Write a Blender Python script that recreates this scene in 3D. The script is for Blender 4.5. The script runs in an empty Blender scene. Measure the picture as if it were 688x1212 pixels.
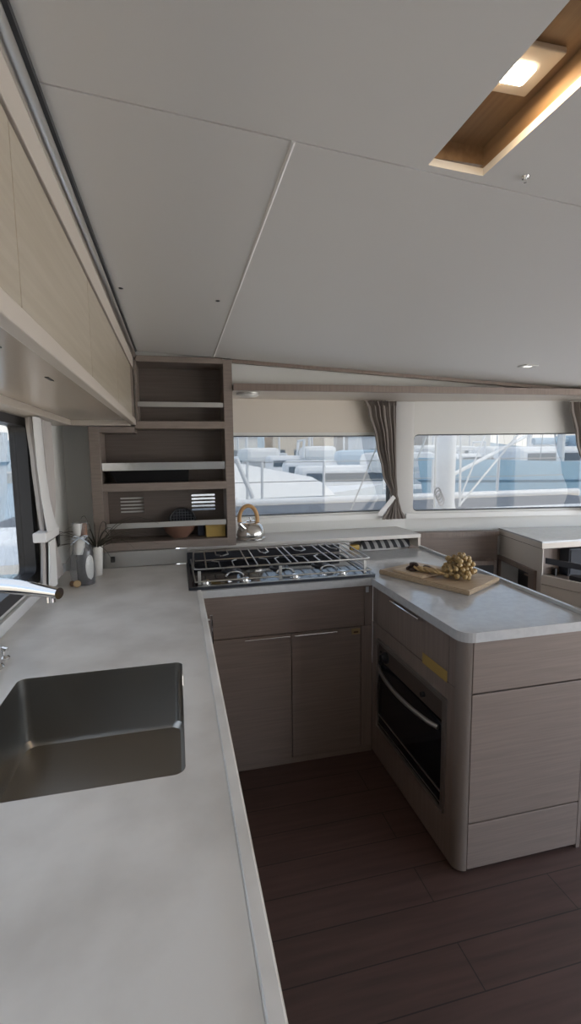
import bpy, bmesh, math, random
from mathutils import Vector, Matrix
from math import sin, cos, pi, radians

scn = bpy.context.scene
col = scn.collection
random.seed(7)

# ------------------------------------------------------------------ camera
YAW, PITCH, ROLL, FPX = 0.2328411, 0.1153500, -0.0129124, 565.643
def cam_axes():
    cy, sy, cp, sp = cos(YAW), sin(YAW), cos(PITCH), sin(PITCH)
    f = Vector((sy*cp, cy*cp, -sp)); r = Vector((cy, -sy, 0)); u = r.cross(f)
    return cos(ROLL)*r + sin(ROLL)*u, -sin(ROLL)*r + cos(ROLL)*u, f
cr, cu, cf = cam_axes()
cam_data = bpy.data.cameras.new('camera')
cam = bpy.data.objects.new('camera', cam_data); col.objects.link(cam)
m = Matrix.Identity(4)
for i in range(3):
    m[i][0], m[i][1], m[i][2] = cr[i], cu[i], -cf[i]
m[0][3], m[1][3], m[2][3] = 0, 0, 1.52
cam.matrix_world = m
cam_data.sensor_fit = 'HORIZONTAL'; cam_data.sensor_width = 36
cam_data.lens = 36*FPX/688
cam_data.clip_start = 0.02; cam_data.clip_end = 500
scn.camera = cam

# ------------------------------------------------------------------ world, sun, exposure
SKY, SUN, EXPO = 4.4, 4.4, 0.80
w = bpy.data.worlds.new('sky'); scn.world = w; w.use_nodes = True
nt = w.node_tree; nt.nodes.clear()
tc = nt.nodes.new('ShaderNodeTexCoord'); sep = nt.nodes.new('ShaderNodeSeparateXYZ')
mr = nt.nodes.new('ShaderNodeMapRange'); mr.inputs[1].default_value = -1; mr.inputs[2].default_value = 1
ramp = nt.nodes.new('ShaderNodeValToRGB'); el = ramp.color_ramp.elements
el[0].position = 0.0; el[0].color = (.66, .59, .50, 1)
el[1].position = 1.0; el[1].color = (.60, .68, .82, 1)
for p, c in ((.485, (.74, .69, .62, 1)), (.50, (.90, .90, .89, 1)), (.55, (.88, .89, .90, 1)), (.60, (.52, .69, .94, 1)), (.68, (.55, .69, .90, 1)), (.80, (.66, .72, .83, 1))):
    e = el.new(p); e.color = c
bg = nt.nodes.new('ShaderNodeBackground'); bg.inputs[1].default_value = SKY
wo = nt.nodes.new('ShaderNodeOutputWorld')
nt.links.new(tc.outputs['Generated'], sep.inputs[0]); nt.links.new(sep.outputs['Z'], mr.inputs[0])
nt.links.new(mr.outputs[0], ramp.inputs[0]); nt.links.new(ramp.outputs[0], bg.inputs[0]); nt.links.new(bg.outputs[0], wo.inputs[0])
sd = bpy.data.lights.new('sun', 'SUN'); sd.energy = SUN; sd.angle = radians(2); sd.color = (1, .93, .82)
so = bpy.data.objects.new('sun', sd); col.objects.link(so)
so.rotation_euler = Vector((-.6, .45, -.75)).to_track_quat('-Z', 'Y').to_euler()
vs = scn.view_settings
vs.view_transform = 'Standard'; vs.look = 'None'; vs.gamma = 1; vs.use_curve_mapping = False; vs.exposure = EXPO
scn.display_settings.display_device = 'sRGB'
scn.cycles.use_denoising = True
scn.cycles.max_bounces = 14; scn.cycles.diffuse_bounces = 8; scn.cycles.transparent_max_bounces = 16

# ------------------------------------------------------------------ materials
def mat(name, color, rough=.5, metal=0., spec=.5, coat=0., emis=None, es=0., bump=None, vary=None, alpha=None, trans=None):
    M = bpy.data.materials.new(name); M.use_nodes = True
    n = M.node_tree; b = n.nodes['Principled BSDF']
    b.inputs['Base Color'].default_value = (*color, 1); b.inputs['Roughness'].default_value = rough
    b.inputs['Metallic'].default_value = metal; b.inputs['Specular IOR Level'].default_value = spec
    b.inputs['Coat Weight'].default_value = coat
    if alpha is not None: b.inputs['Alpha'].default_value = alpha
    if trans: b.inputs['Transmission Weight'].default_value = trans
    if emis: b.inputs['Emission Color'].default_value = (*emis, 1); b.inputs['Emission Strength'].default_value = es
    co = n.nodes.new('ShaderNodeTexCoord')
    if vary:   # (scale xyz, noise scale, detail, dark colour, light colour, lo, hi)
        mp = n.nodes.new('ShaderNodeMapping'); mp.inputs['Scale'].default_value = vary[0]
        nz = n.nodes.new('ShaderNodeTexNoise'); nz.inputs['Scale'].default_value = vary[1]; nz.inputs['Detail'].default_value = vary[2]
        rp = n.nodes.new('ShaderNodeValToRGB'); rp.color_ramp.elements[0].color = (*vary[3], 1); rp.color_ramp.elements[1].color = (*vary[4], 1)
        rp.color_ramp.elements[0].position = vary[5]; rp.color_ramp.elements[1].position = vary[6]
        n.links.new(co.outputs['Object'], mp.inputs[0]); n.links.new(mp.outputs[0], nz.inputs['Vector'])
        n.links.new(nz.outputs['Fac'], rp.inputs[0]); n.links.new(rp.outputs[0], b.inputs['Base Color'])
    if bump:   # (scale xyz, noise scale, strength, distance)
        mp = n.nodes.new('ShaderNodeMapping'); mp.inputs['Scale'].default_value = bump[0]
        nz = n.nodes.new('ShaderNodeTexNoise'); nz.inputs['Scale'].default_value = bump[1]; nz.inputs['Detail'].default_value = 4
        bp = n.nodes.new('ShaderNodeBump'); bp.inputs['Strength'].default_value = bump[2]; bp.inputs['Distance'].default_value = bump[3]
        n.links.new(co.outputs['Object'], mp.inputs[0]); n.links.new(mp.outputs[0], nz.inputs['Vector'])
        n.links.new(nz.outputs['Fac'], bp.inputs['Height']); n.links.new(bp.outputs[0], b.inputs['Normal'])
    return M
def lam(name, a, b, scale, rough=.42):
    return mat(name, a, rough, vary=(scale, 3.0, 6, a, b, .35, .65), bump=(scale, 5.0, .06, .002))
WOOD_H = lam('shaded greige laminate horizontal grain', (.175, .133, .110), (.212, .163, .136), (1.2, 1.2, 45))  # base cabinet laminate, both grains: shade is mixed into the colour
WOOD_V = lam('shaded greige laminate vertical grain', (.175, .133, .110), (.212, .163, .136), (30, 30, 1.2))
SHELFW = lam('brown shelf laminate', (.185, .15, .13), (.225, .185, .16), (3, 3, 30))
WOOD_OVER = lam('lit laminate gloss', (.38, .325, .25), (.44, .385, .305), (30, 1.0, 20), .3)  # same laminate as the base cabinets, paler where more light falls
WOOD_TRIM = mat('cream trim', (.52, .465, .405), .38)
WOOD_DARKBROWN = lam('brown wood', (.24, .15, .08), (.30, .195, .11), (30, 1.2, 30), .45)
WHITE = mat('white moulded panel', (.62, .62, .60), .55, bump=((1, 1, 1), 300, .03, .001))
CREAM = mat('cream vinyl panel', (.60, .55, .48), .6)
CEIL = mat('ceiling vinyl', (.73, .715, .685), .5, bump=((1, 1, 1), 400, .05, .001))
GAP = mat('dark joint', (.10, .085, .08), .8)
COUNTER = mat('grey solid surface', (.5, .49, .47), .34, vary=((1, 1, 1), 5, 7, (.65, .63, .60), (.80, .785, .76), .36, .62))
WHITETOP = mat('white solid surface', (.46, .46, .46), .1, spec=.7, vary=((1, 1, 1), 40, 3, (.445, .445, .445), (.475, .475, .475), .4, .6))
STEEL = mat('brushed stainless', (.42, .41, .39), .28, 1., bump=((1, 60, 60), 8, .05, .001))
STEEL_DULL = mat('satin stainless', (.5, .49, .47), .42, 1.)
POLISH = mat('polished steel', (.62, .61, .60), .14, 1.)
CHROME = mat('chrome', (.8, .8, .8), .08, 1.)
BLACKGLASS = mat('black glass', (.006, .007, .01), .08, spec=.5)
BLACK = mat('black plastic', (.012, .012, .014), .45)
DARKFRAME = mat('dark anodised frame', (.025, .026, .03), .4)
TAUPE = mat('taupe curtain cloth', (.20, .175, .158), .85, bump=((1, 1, 1), 250, .15, .002))
LINING = mat('white curtain lining', (.66, .66, .66), .85)
GREYCLOTH = mat('grey curtain cloth', (.40, .375, .36), .85, bump=((1, 1, 1), 250, .15, .002))
BAMBOO = lam('bamboo', (.37, .265, .165), (.45, .335, .22), (3, 40, 40), .5)
YELLOW = mat('yellow card', (.33, .215, .055), .6)
def glass_mat(name, tint, refl=.06):
    M = bpy.data.materials.new(name); M.use_nodes = True; n = M.node_tree; n.nodes.clear()
    o = n.nodes.new('ShaderNodeOutputMaterial'); t = n.nodes.new('ShaderNodeBsdfTransparent'); g = n.nodes.new('ShaderNodeBsdfGlossy')
    t.inputs[0].default_value = (*tint, 1); g.inputs['Roughness'].default_value = .02
    lw = n.nodes.new('ShaderNodeLayerWeight'); pw = n.nodes.new('ShaderNodeMath'); pw.operation = 'POWER'; pw.inputs[1].default_value = 5
    fr = n.nodes.new('ShaderNodeMath'); fr.operation = 'MULTIPLY_ADD'; fr.inputs[1].default_value = .7; fr.inputs[2].default_value = .03
    n.links.new(lw.outputs['Facing'], pw.inputs[0]); n.links.new(pw.outputs[0], fr.inputs[0])
    mx = n.nodes.new('ShaderNodeMixShader')
    n.links.new(fr.outputs[0], mx.inputs[0]); n.links.new(t.outputs[0], mx.inputs[1]); n.links.new(g.outputs[0], mx.inputs[2]); n.links.new(mx.outputs[0], o.inputs[0])
    return M
SIDEGLASS = glass_mat('lighter side glass', (.44, .44, .435))
GLASS = glass_mat('tinted window glass', (.36, .36, .355))
CELLO = glass_mat('cellophane', (.86, .88, .90))
n_ = CELLO.node_tree; o_n = [k for k in n_.nodes if k.type == 'OUTPUT_MATERIAL'][0]; m_n = [k for k in n_.nodes if k.type == 'MIX_SHADER'][0]
df = n_.nodes.new('ShaderNodeBsdfDiffuse'); df.inputs[0].default_value = (.75, .76, .78, 1); m2 = n_.nodes.new('ShaderNodeMixShader'); m2.inputs[0].default_value = .11
n_.links.new(m_n.outputs[0], m2.inputs[1]); n_.links.new(df.outputs[0], m2.inputs[2]); n_.links.new(m2.outputs[0], o_n.inputs[0])
def floor_mat():
    M = mat('dark walnut planks', (.05, .03, .025), .42)
    n = M.node_tree; b = n.nodes['Principled BSDF']
    co = n.nodes.new('ShaderNodeTexCoord'); mp = n.nodes.new('ShaderNodeMapping')
    mp.inputs['Location'].default_value = (.484, .005, 0)
    br = n.nodes.new('ShaderNodeTexBrick'); br.offset = .38
    br.inputs['Scale'].default_value = 1; br.inputs['Brick Width'].default_value = 1.2; br.inputs['Row Height'].default_value = .142
    br.inputs['Mortar Size'].default_value = .002; br.inputs['Color1'].default_value = (.078, .044, .037, 1); br.inputs['Color2'].default_value = (.070, .040, .033, 1)
    br.inputs['Mortar'].default_value = (.018, .011, .01, 1)
    mp2 = n.nodes.new('ShaderNodeMapping'); mp2.inputs['Scale'].default_value = (1.5, 22, 1)
    nz = n.nodes.new('ShaderNodeTexNoise'); nz.inputs['Scale'].default_value = 2; nz.inputs['Detail'].default_value = 7
    mx = n.nodes.new('ShaderNodeMix'); mx.data_type = 'RGBA'; mx.blend_type = 'MULTIPLY'; mx.inputs[0].default_value = .6
    rp = n.nodes.new('ShaderNodeValToRGB'); rp.color_ramp.elements[0].color = (.55, .55, .55, 1); rp.color_ramp.elements[1].color = (1.25, 1.2, 1.15, 1)
    rp.color_ramp.elements[0].position = .3; rp.color_ramp.elements[1].position = .7
    n.links.new(co.outputs['Object'], mp.inputs[0]); n.links.new(mp.outputs[0], br.inputs['Vector'])
    n.links.new(co.outputs['Object'], mp2.inputs[0]); n.links.new(mp2.outputs[0], nz.inputs['Vector']); n.links.new(nz.outputs['Fac'], rp.inputs[0])
    n.links.new(br.outputs['Color'], mx.inputs[6]); n.links.new(rp.outputs[0], mx.inputs[7]); n.links.new(mx.outputs[2], b.inputs['Base Color'])
    return M
FLOORM = floor_mat()

# ------------------------------------------------------------------ mesh helpers
ORG = {}
def wpos(o):
    return ORG.get(o.name, Vector((0, 0, 0)))
def obj(name, bm, material, parent=None, smooth=False, origin=None):
    """links bm (built in world coordinates) as ONE mesh object"""
    me = bpy.data.meshes.new(name)
    bmesh.ops.recalc_face_normals(bm, faces=bm.faces)
    if origin is None:
        xs = [v.co for v in bm.verts]
        lo = Vector((min(c.x for c in xs), min(c.y for c in xs), min(c.z for c in xs)))
        hi = Vector((max(c.x for c in xs), max(c.y for c in xs), max(c.z for c in xs)))
        origin = Vector(((lo.x+hi.x)/2, (lo.y+hi.y)/2, lo.z))
    origin = Vector(origin)
    bmesh.ops.translate(bm, verts=bm.verts, vec=-origin)
    bm.to_mesh(me); bm.free()
    for mm in (material if isinstance(material, (list, tuple)) else [material]): me.materials.append(mm)
    if smooth:
        for p in me.polygons: p.use_smooth = True
        if smooth != 'all': me.set_sharp_from_angle(angle=radians(35))
    o = bpy.data.objects.new(name, me); col.objects.link(o)
    ORG[o.name] = origin.copy()
    if parent is not None:
        o.parent = parent; o.location = origin - wpos(parent)
    else: o.location = origin
    return o
def tag(o, label=None, cat=None, group=None, kind=None):
    if label: o['label'] = label
    if cat: o['category'] = cat
    if group: o['group'] = group
    if kind: o['kind'] = kind
    return o
def thing(name, label, cat, loc=(0, 0, 0), group=None):
    o = bpy.data.objects.new(name, None); col.objects.link(o); o.location = loc; o.empty_display_size = .05
    ORG[o.name] = Vector(loc); return tag(o, label, cat, group)
def struct(name, bm, m, parent=None, smooth=False, label=None):
    o = obj(name, bm, m, parent, smooth)
    if parent is None: o['kind'] = 'structure'
    if label: o['label'] = label
    return o
def copy_tree(o, parent=None):
    c = o.copy(); col.objects.link(c); c.parent = parent
    for ch in list(o.children): copy_tree(ch, c)
    return c
def B(): return bmesh.new()
def add_box(bm, x0, x1, y0, y1, z0, z1, bev=0., seg=2):
    r = bmesh.ops.create_cube(bm, size=1)
    vs_ = r['verts']
    for v in vs_:
        v.co = Vector((x0+(v.co.x+.5)*(x1-x0), y0+(v.co.y+.5)*(y1-y0), z0+(v.co.z+.5)*(z1-z0)))
    if bev:
        es = list({e for v in vs_ for e in v.link_edges})
        bmesh.ops.bevel(bm, geom=es, offset=bev, segments=seg, affect='EDGES', profile=.5)
    return bm
def box(x0, x1, y0, y1, z0, z1, bev=0.): return add_box(B(), x0, x1, y0, y1, z0, z1, bev)
def add_tube(bm, pts, r, n=10, cap=True, radii=None, flat=1.):
    pts = [Vector(p) for p in pts]; rings = []; prev = None
    for i, p in enumerate(pts):
        if i == 0: t = pts[1]-pts[0]
        elif i == len(pts)-1: t = pts[-1]-pts[-2]
        else: t = (pts[i+1]-p).normalized() + (p-pts[i-1]).normalized()
        t.normalize()
        if prev is None:
            a = Vector((0, 0, 1)) if abs(t.z) < .9 else Vector((1, 0, 0))
        else: a = prev
        u = (a - t*a.dot(t)).normalized(); v = t.cross(u); prev = u
        rr = radii[i] if radii else r
        rings.append([bm.verts.new(p + rr*(cos(2*pi*k/n)*u*flat + sin(2*pi*k/n)*v)) for k in range(n)])
    for a, b in zip(rings, rings[1:]):
        for k in range(n): bm.faces.new((a[k], a[(k+1) % n], b[(k+1) % n], b[k]))
    if cap:
        bm.faces.new(rings[0][::-1]); bm.faces.new(rings[-1])
    return bm
def tube(pts, r, n=10, **k): return add_tube(B(), pts, r, n, **k)
def add_lathe(bm, prof, c=(0, 0, 0), n=28, sx=1., sy=1., cap=False):
    rings = []
    for r, z in prof:
        if r < 1e-5: rings.append([bm.verts.new((c[0], c[1], c[2]+z))])
        else: rings.append([bm.verts.new((c[0]+sx*r*cos(2*pi*k/n), c[1]+sy*r*sin(2*pi*k/n), c[2]+z)) for k in range(n)])
    for a, b in zip(rings, rings[1:]):
        for k in range(n):
            k2 = (k+1) % n
            if len(a) == 1 and len(b) == 1: continue
            if len(a) == 1: bm.faces.new((a[0], b[k2], b[k]))
            elif len(b) == 1: bm.faces.new((a[k], a[k2], b[0]))
            else: bm.faces.new((a[k], a[k2], b[k2], b[k]))
    return bm
def lathe(prof, c=(0, 0, 0), n=28, **k): return add_lathe(B(), prof, c, n, **k)
def rrect(x0, x1, y0, y1, r, n=6, corners=(1, 1, 1, 1)):
    """counter-clockwise rounded rectangle, corners bl br tr tl"""
    out = []
    for (cx, cy, a0, on) in ((x0+r, y0+r, pi, corners[0]), (x1-r, y0+r, 1.5*pi, corners[1]), (x1-r, y1-r, 0, corners[2]), (x0+r, y1-r, .5*pi, corners[3])):
        if on:
            for k in range(n+1): a = a0+.5*pi*k/n; out.append((cx+r*cos(a), cy+r*sin(a)))
        else:
            out.append((cx + (r if cos(a0+.785) > 0 else -r), cy + (r if sin(a0+.785) > 0 else -r)))
    return out
def plate(outer, holes, t0, t1, f=lambda u, v, t: (u, v, t)):
    """flat plate with holes in (u, v), from thickness t0 to t1, mapped by f"""
    bm = B(); edges = []
    for lp in [outer]+list(holes):
        vs_ = [bm.verts.new((p[0], p[1], 0)) for p in lp]
        edges += [bm.edges.new((vs_[i], vs_[(i+1) % len(vs_)])) for i in range(len(vs_))]
    bmesh.ops.triangle_fill(bm, edges=edges, use_beauty=True, use_dissolve=False)
    r = bmesh.ops.extrude_face_region(bm, geom=bm.faces[:])
    up = {v for v in r['geom'] if isinstance(v, bmesh.types.BMVert)}
    for v in bm.verts: v.co = Vector(f(v.co.x, v.co.y, t1 if v in up else t0))
    return bm
def sheet(rows, close=False):
    bm = B(); R = [[bm.verts.new(p) for p in row] for row in rows]
    for a, b in zip(R, R[1:]):
        for i in range(len(a)-1): bm.faces.new((a[i], a[i+1], b[i+1], b[i]))
    return bm
def solid(bm, t):
    bmesh.ops.recalc_face_normals(bm, faces=bm.faces)
    bmesh.ops.solidify(bm, geom=bm.faces[:], thickness=t); return bm
def bar_handle(parent, a, b, out, r=.005):
    """slim bar handle between two points, standing off along out"""
    a, b, out = Vector(a), Vector(b), Vector(out)
    bm = B(); add_tube(bm, [a+out, b+out], r, 10)
    d = (b-a).normalized()
    for p in (a+d*.02, b-d*.02): add_tube(bm, [p, p+out], r*.8, 8)
    return obj('handle', bm, CHROME, parent, True)

# ================================================================== SETTING
zc = lambda x: 2.085-.05*x
WL, WF = -.62, 3.15
# floor
struct('floor', box(-.62, 4.1, -2.2, 3.15, -.05, 0), FLOORM)
# ceiling: backing slab with slot, four panels under it
SL = (.483, .60, .18, .879)   # light slot x0 x1 y0 y1
hole = [(SL[0], SL[2]), (SL[1], SL[2]), (SL[1], SL[3]), (SL[0], SL[3])]
cm = lambda u, v, t: (u, v, zc(u)+t)
ceil = struct('ceiling', plate([(-.62, -2.2), (4.1, -2.2), (4.1, 3.3), (-.62, 3.3)], [[(SL[0]-.02, SL[2]-.02), (SL[1]+.02, SL[2]-.02), (SL[1]+.02, SL[3]+.02), (SL[0]-.02, SL[3]+.02)]], .0145, .022, cm), GAP)
g = .0022
for pts, hs in (([(-.205, -2.2), (4.1, -2.2), (4.1, 1.03), (.85, .913-g), (.224, .887-g), (-.205, .868-g)], [hole]),
                ([(-.205, .868+g), (.224-g, .887+g), (.226-g, 2.76), (-.205, 2.76)], []),
                ([(.224+g, .887+g), (.85, .913+g), (4.1, 1.03+2*g), (4.1, 2.76), (.226+g, 2.76)], [])):
    obj('ceiling_panel', plate(pts, hs, 0, .014, cm), CEIL, ceil)
o = obj('seam_bead', tube([(.225, .887, zc(.225)+.002), (.225, 2.755, zc(.225)+.002)], .0048, 8), mat('pale bead', (.88, .87, .85), .35), ceil); o['label'] = 'pale bead along the ceiling seam'
# light slot liner
bm = B(); zt = 2.108; e = .0006
lz = lambda x: zc(x)+.0145
add_box(bm, SL[0]-.012, SL[0]-e, SL[2]-.012, SL[3]+.012, lz(SL[0]-.012), zt+.01)
add_box(bm, SL[1]+e, SL[1]+.012, SL[2]-.012, SL[3]+.012, lz(SL[1]), zt+.01)
add_box(bm, SL[0]-e, SL[1]+e, SL[3]+e, SL[3]+.012, lz(SL[0]), zt+.01)
add_box(bm, SL[0]-e, SL[1]+e, SL[2]-.012, SL[2]-e, lz(SL[0]), zt+.01)
add_box(bm, SL[0]-.012, SL[1]+.012, SL[2]-.012, SL[3]+.012, zt, zt+.012)
struct('trim_slot', bm, WOOD_DARKBROWN)
# left wall; window lengthened out of view to light the counter
lm = lambda u, v, t: (WL-t, u, v)
struct('wall_left', plate([(-2.2, 0), (3.02, 0), (3.02, 2.2), (-2.2, 2.2)], [rrect(-1.6, 2.30, .985, 1.70, .03)], 0, .06, lm), WHITE)
w1 = struct('window_1', plate(rrect(-1.6, 2.30, .985, 1.70, .03), [rrect(-1.55, 2.235, 1.035, 1.66, .03)], -.012, .055, lm), DARKFRAME)
obj('pane', box(WL-.035, WL-.03, -1.56, 2.245, 1.025, 1.67), SIDEGLASS, w1)
# back wall left of the shelf unit
struct('wall_corner', box(-.62, -.02, 2.97, 3.03, 0, 2.2), WHITE)
# front wall, two facets with rounded window openings
def facet(A, Bp):
    A, Bp = Vector((*A, 0)), Vector((*Bp, 0)); d = (Bp-A); L = d.length; d.normalize(); nrm = Vector((-d.y, d.x, 0))
    return L, (lambda u, v, t: tuple(A+d*u+nrm*t+Vector((0, 0, v))))
def front(idx, A, Bp, hx0, hx1, hz0, hz1):
    L, f = facet(A, Bp)
    struct('wall_front' if idx == 2 else 'wall_front_%d' % idx, plate([(0, 0), (L, 0), (L, 2.2), (0, 2.2)], [rrect(hx0, hx1, hz0, hz1, .035)], 0, .07, f), WHITE)
    wn = struct('window_%d' % idx, plate(rrect(hx0, hx1, hz0, hz1, .035), [rrect(hx0+.006, hx1-.006, hz0+.006, hz1-.006, .03)], .015, .068, f), BLACK)
    obj('pane', plate(rrect(hx0, hx1, hz0, hz1, .035), [], .04, .046, f), GLASS, wn)
    obj('sill', plate([(max(hx0-.08, 0), hz0-.048), (hx1+.08, hz0-.048), (hx1+.08, hz0-.012), (max(hx0-.08, 0), hz0-.012)], [], -.03, .0, f), mat('white sill', (.70, .70, .69), .4), wn)
    return f
front(2, (.0, WF), (1.60, WF), .04, 1.485, 1.125, 1.66)
fr = front(3, (1.60, WF), (3.05, 2.90), .055, 1.41, 1.115, 1.665)
front(4, (3.05, 2.90), (4.1, 2.30), .06, 1.14, 1.115, 1.665)
# rounded post between the two front windows
def post(x0, x1, y, dep, name):
    bm = B(); n = 10; lo, hi = [], []
    for k in range(n+1):
        a = pi*k/n
        lo.append(bm.verts.new(((x0+x1)/2-cos(a)*(x1-x0)/2, y-dep*sin(a)**.5, 1.075)))
        hi.append(bm.verts.new(((x0+x1)/2-cos(a)*(x1-x0)/2, y-dep*sin(a)**.5, 1.893)))
    for k in range(n): bm.faces.new((lo[k], lo[k+1], hi[k+1], hi[k]))
    bm.faces.new(hi); bm.faces.new(lo[::-1]); bm.faces.new((lo[0], hi[0], hi[-1], lo[-1]))
    return struct(name, bm, mat('dimmed white post', (.44, .435, .425), .5), smooth=True)  # white post greyed in colour to offset the strong light on it
post(1.50, 1.66, WF+.004, .022, 'trim_post')
# cream panels over the windows
struct('trim_panel_1', plate(rrect(.02, 1.5, 1.68, 1.905, .004), [], -.012, 0, facet((0, WF), (1.6, WF))[1]), CREAM)
# wall band over the valance and valance board
struct('trim_fascia', plate([(.33, 1.926), (4.1, 1.926), (4.1, 1.94), (.33, 2.08)], [], 0, .03, lambda u, v, t: (u, 2.83+t, v)), WHITE)
bm = plate([(.33, 2.75), (2.62, 2.66), (4.1, 2.1), (4.1, 3.3), (.33, 3.3)], [], 1.895, 1.925)
val = struct('trim_valance', bm, WOOD_TRIM)
L, f = facet((.33, 2.75), (2.62, 2.66))
obj('valance_front', plate([(0, 1.893), (L, 1.893), (L, 1.932), (0, 1.932)], [], -.016, 0, f), WOOD_V, val)
L, f = facet((2.62, 2.66), (4.1, 2.1))
obj('valance_front', plate([(0, 1.893), (L, 1.893), (L, 1.932), (0, 1.932)], [], -.016, 0, f), WOOD_V, val)
struct('trim_corner', plate([(-.2, 2.071), (.33, 2.071), (.33, 2.08), (-.2, 2.108)], [], 0, .03, lambda u, v, t: (u, 2.80+t, v)), WHITE)
struct('trim_edge_shade', plate([(.33, zc(.33)-.02), (4.05, zc(4.05)-.02), (4.05, zc(4.05)-.001), (.33, zc(.33)-.001)], [], 0, .02, lambda u, v, t: (u, 2.762+t, v)), WOOD_V)  # brown strip added to draw the shadow line at the ceiling's front edge
# unseen right and back walls; bare side opening and aft doorway sized to brighten inside
rm = lambda u, v, t: (4.1+t, u, v)
struct('wall_right', plate([(-2.2, 0), (2.3, 0), (2.3, 2.2), (-2.2, 2.2)], [rrect(-2.0, 2.1, .35, 1.84, .05)], 0, .06, rm), WHITE)
bkm = lambda u, v, t: (u, -2.2-t, v)
struct('wall_back', plate([(-.62, 0), (4.1, 0), (4.1, 2.2), (-.62, 2.2)], [[(2.7, .02), (3.95, .02), (3.95, 1.86), (2.7, 1.86)]], 0, .06, bkm), WHITE)

# ================================================================== OVERHEAD LOCKER (left)
oc = thing('overhead_locker', 'long laminate overhead locker running above the sink counter', 'cupboard', (-.4, .8, 1.72))
XO, Y0, Y1 = -.205, -.6, 2.735
obj('carcass', box(WL+.005, XO-.02, Y0, Y1, 1.735, 2.05), WOOD_V, oc)
ds = [-.6, .16, .78, 1.38, 1.98, 2.575]
for a, b in zip(ds, ds[1:]):
    obj('door', box(XO-.02, XO, a+.0015, b-.0015, 1.735, 1.985, .0015), WOOD_OVER, oc)
obj('end_panel', box(XO-.02, XO, 2.578, Y1, 1.71, 1.985, .001), WOOD_V, oc)
obj('light_rail', box(XO-.022, XO+.004, Y0, Y1, 1.70, 1.733, .003), WOOD_TRIM, oc)
obj('top_trim', box(XO-.02, XO+.004, Y0, Y1, 1.992, 2.052, .002), WOOD_TRIM, oc)
u_ = obj('underside', box(WL+.08, XO-.023, Y0, Y1, 1.722, 1.734), mat('glossy cream underside', (.50, .43, .36), .22), oc)
for yy in (.93, 1.31):
    obj('slot', box(-.305, -.297, yy, yy+.055, 1.7205, 1.724), BLACK, u_)
obj('wall_rail', box(WL+.003, WL+.10, Y0, Y1, 1.695, 1.735, .004), WOOD_TRIM, oc)
obj('cross_rail', box(WL+.10, XO-.023, 2.70, 2.735, 1.695, 1.733, .003), WOOD_TRIM, oc)
rail = thing('grab_rail', 'polished metal rail along the joint of overhead locker and ceiling', 'rail', (-.19, .8, 2.05))
obj('rail_bar', tube([(-.201, -.6, 2.069), (-.201, 2.735, 2.069)], .0165, 16), mat('satin rail', (.74, .73, .71), .3, 1.), rail, True)
obj('dark_gasket', box(-.192, -.181, -.6, 2.735, 2.083, zc(-.19)-.0005), DARKFRAME, rail)

# ================================================================== SHELF UNIT
su = thing('shelf_unit', 'open wooden shelf unit with three steel-railed shelves in the corner', 'shelf', (-.06, 2.85, 1.01))
SF, SB = 2.75, 2.962
obj('side_panel', box(-.448, -.393, SF, SB, 1.01, 1.693, .002), SHELFW, su)
obj('side_panel', box(.275, .325, SF, SB, 1.01, 2.062, .002), SHELFW, su)
obj('side_panel', box(-.202, -.19, SF+.01, SB, 1.70, 2.05), SHELFW, su)
for z0, z1, x0 in ((1.012, 1.058, -.393), (1.342, 1.386, -.393), (1.682, 1.722, -.21)):
    obj('shelf_board', box(x0, .276, SF+.001, SB, z0, z1, .002), SHELFW, su)
obj('shelf_board', box(-.393, -.212, SF+.001, SB, 1.66, 1.693, .001), SHELFW, su)
obj('top_board', box(-.19, .276, SF+.001, SB, 2.038, 2.07, .002), SHELFW, su)
vt = []
for x0, x1, z0, z1 in ((-.327, -.194, 1.199, 1.299), (.083, .224, 1.198, 1.306)):
    n = 5; h = (z1-z0)/n
    for k in range(n): vt.append(rrect(x0, x1, z0+k*h+.004, z0+(k+1)*h-.006, .003, 2))
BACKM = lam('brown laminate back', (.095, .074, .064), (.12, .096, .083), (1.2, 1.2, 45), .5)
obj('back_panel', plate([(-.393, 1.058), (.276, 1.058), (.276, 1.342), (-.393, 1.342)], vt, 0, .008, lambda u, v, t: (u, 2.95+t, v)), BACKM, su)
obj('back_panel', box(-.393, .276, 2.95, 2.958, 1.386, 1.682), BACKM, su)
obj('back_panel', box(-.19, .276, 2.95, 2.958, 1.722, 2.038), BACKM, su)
for x0, x1, z0, z1 in ((-.19, .273, 1.80, 1.827), (-.39, .272, 1.455, 1.498), (-.385, .27, 1.135, 1.165)):
    obj('shelf_rail', box(x0, x1, SF+.008, SF+.014, z0, z1, .001), POLISH if 1.4 < z0 < 1.6 else STEEL_DULL, su)
sp = thing('splash_plate', 'stainless splash plate on the counter under the shelf unit', 'splashback', (-.18, 2.76, .92))
obj('sheet', box(-.40, .045, 2.752, 2.758, .922, 1.008, .001), STEEL_DULL, sp)
obj('socket', box(-.37, -.348, 2.744, 2.752, .952, .985, .003), BLACK, sp)
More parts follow.
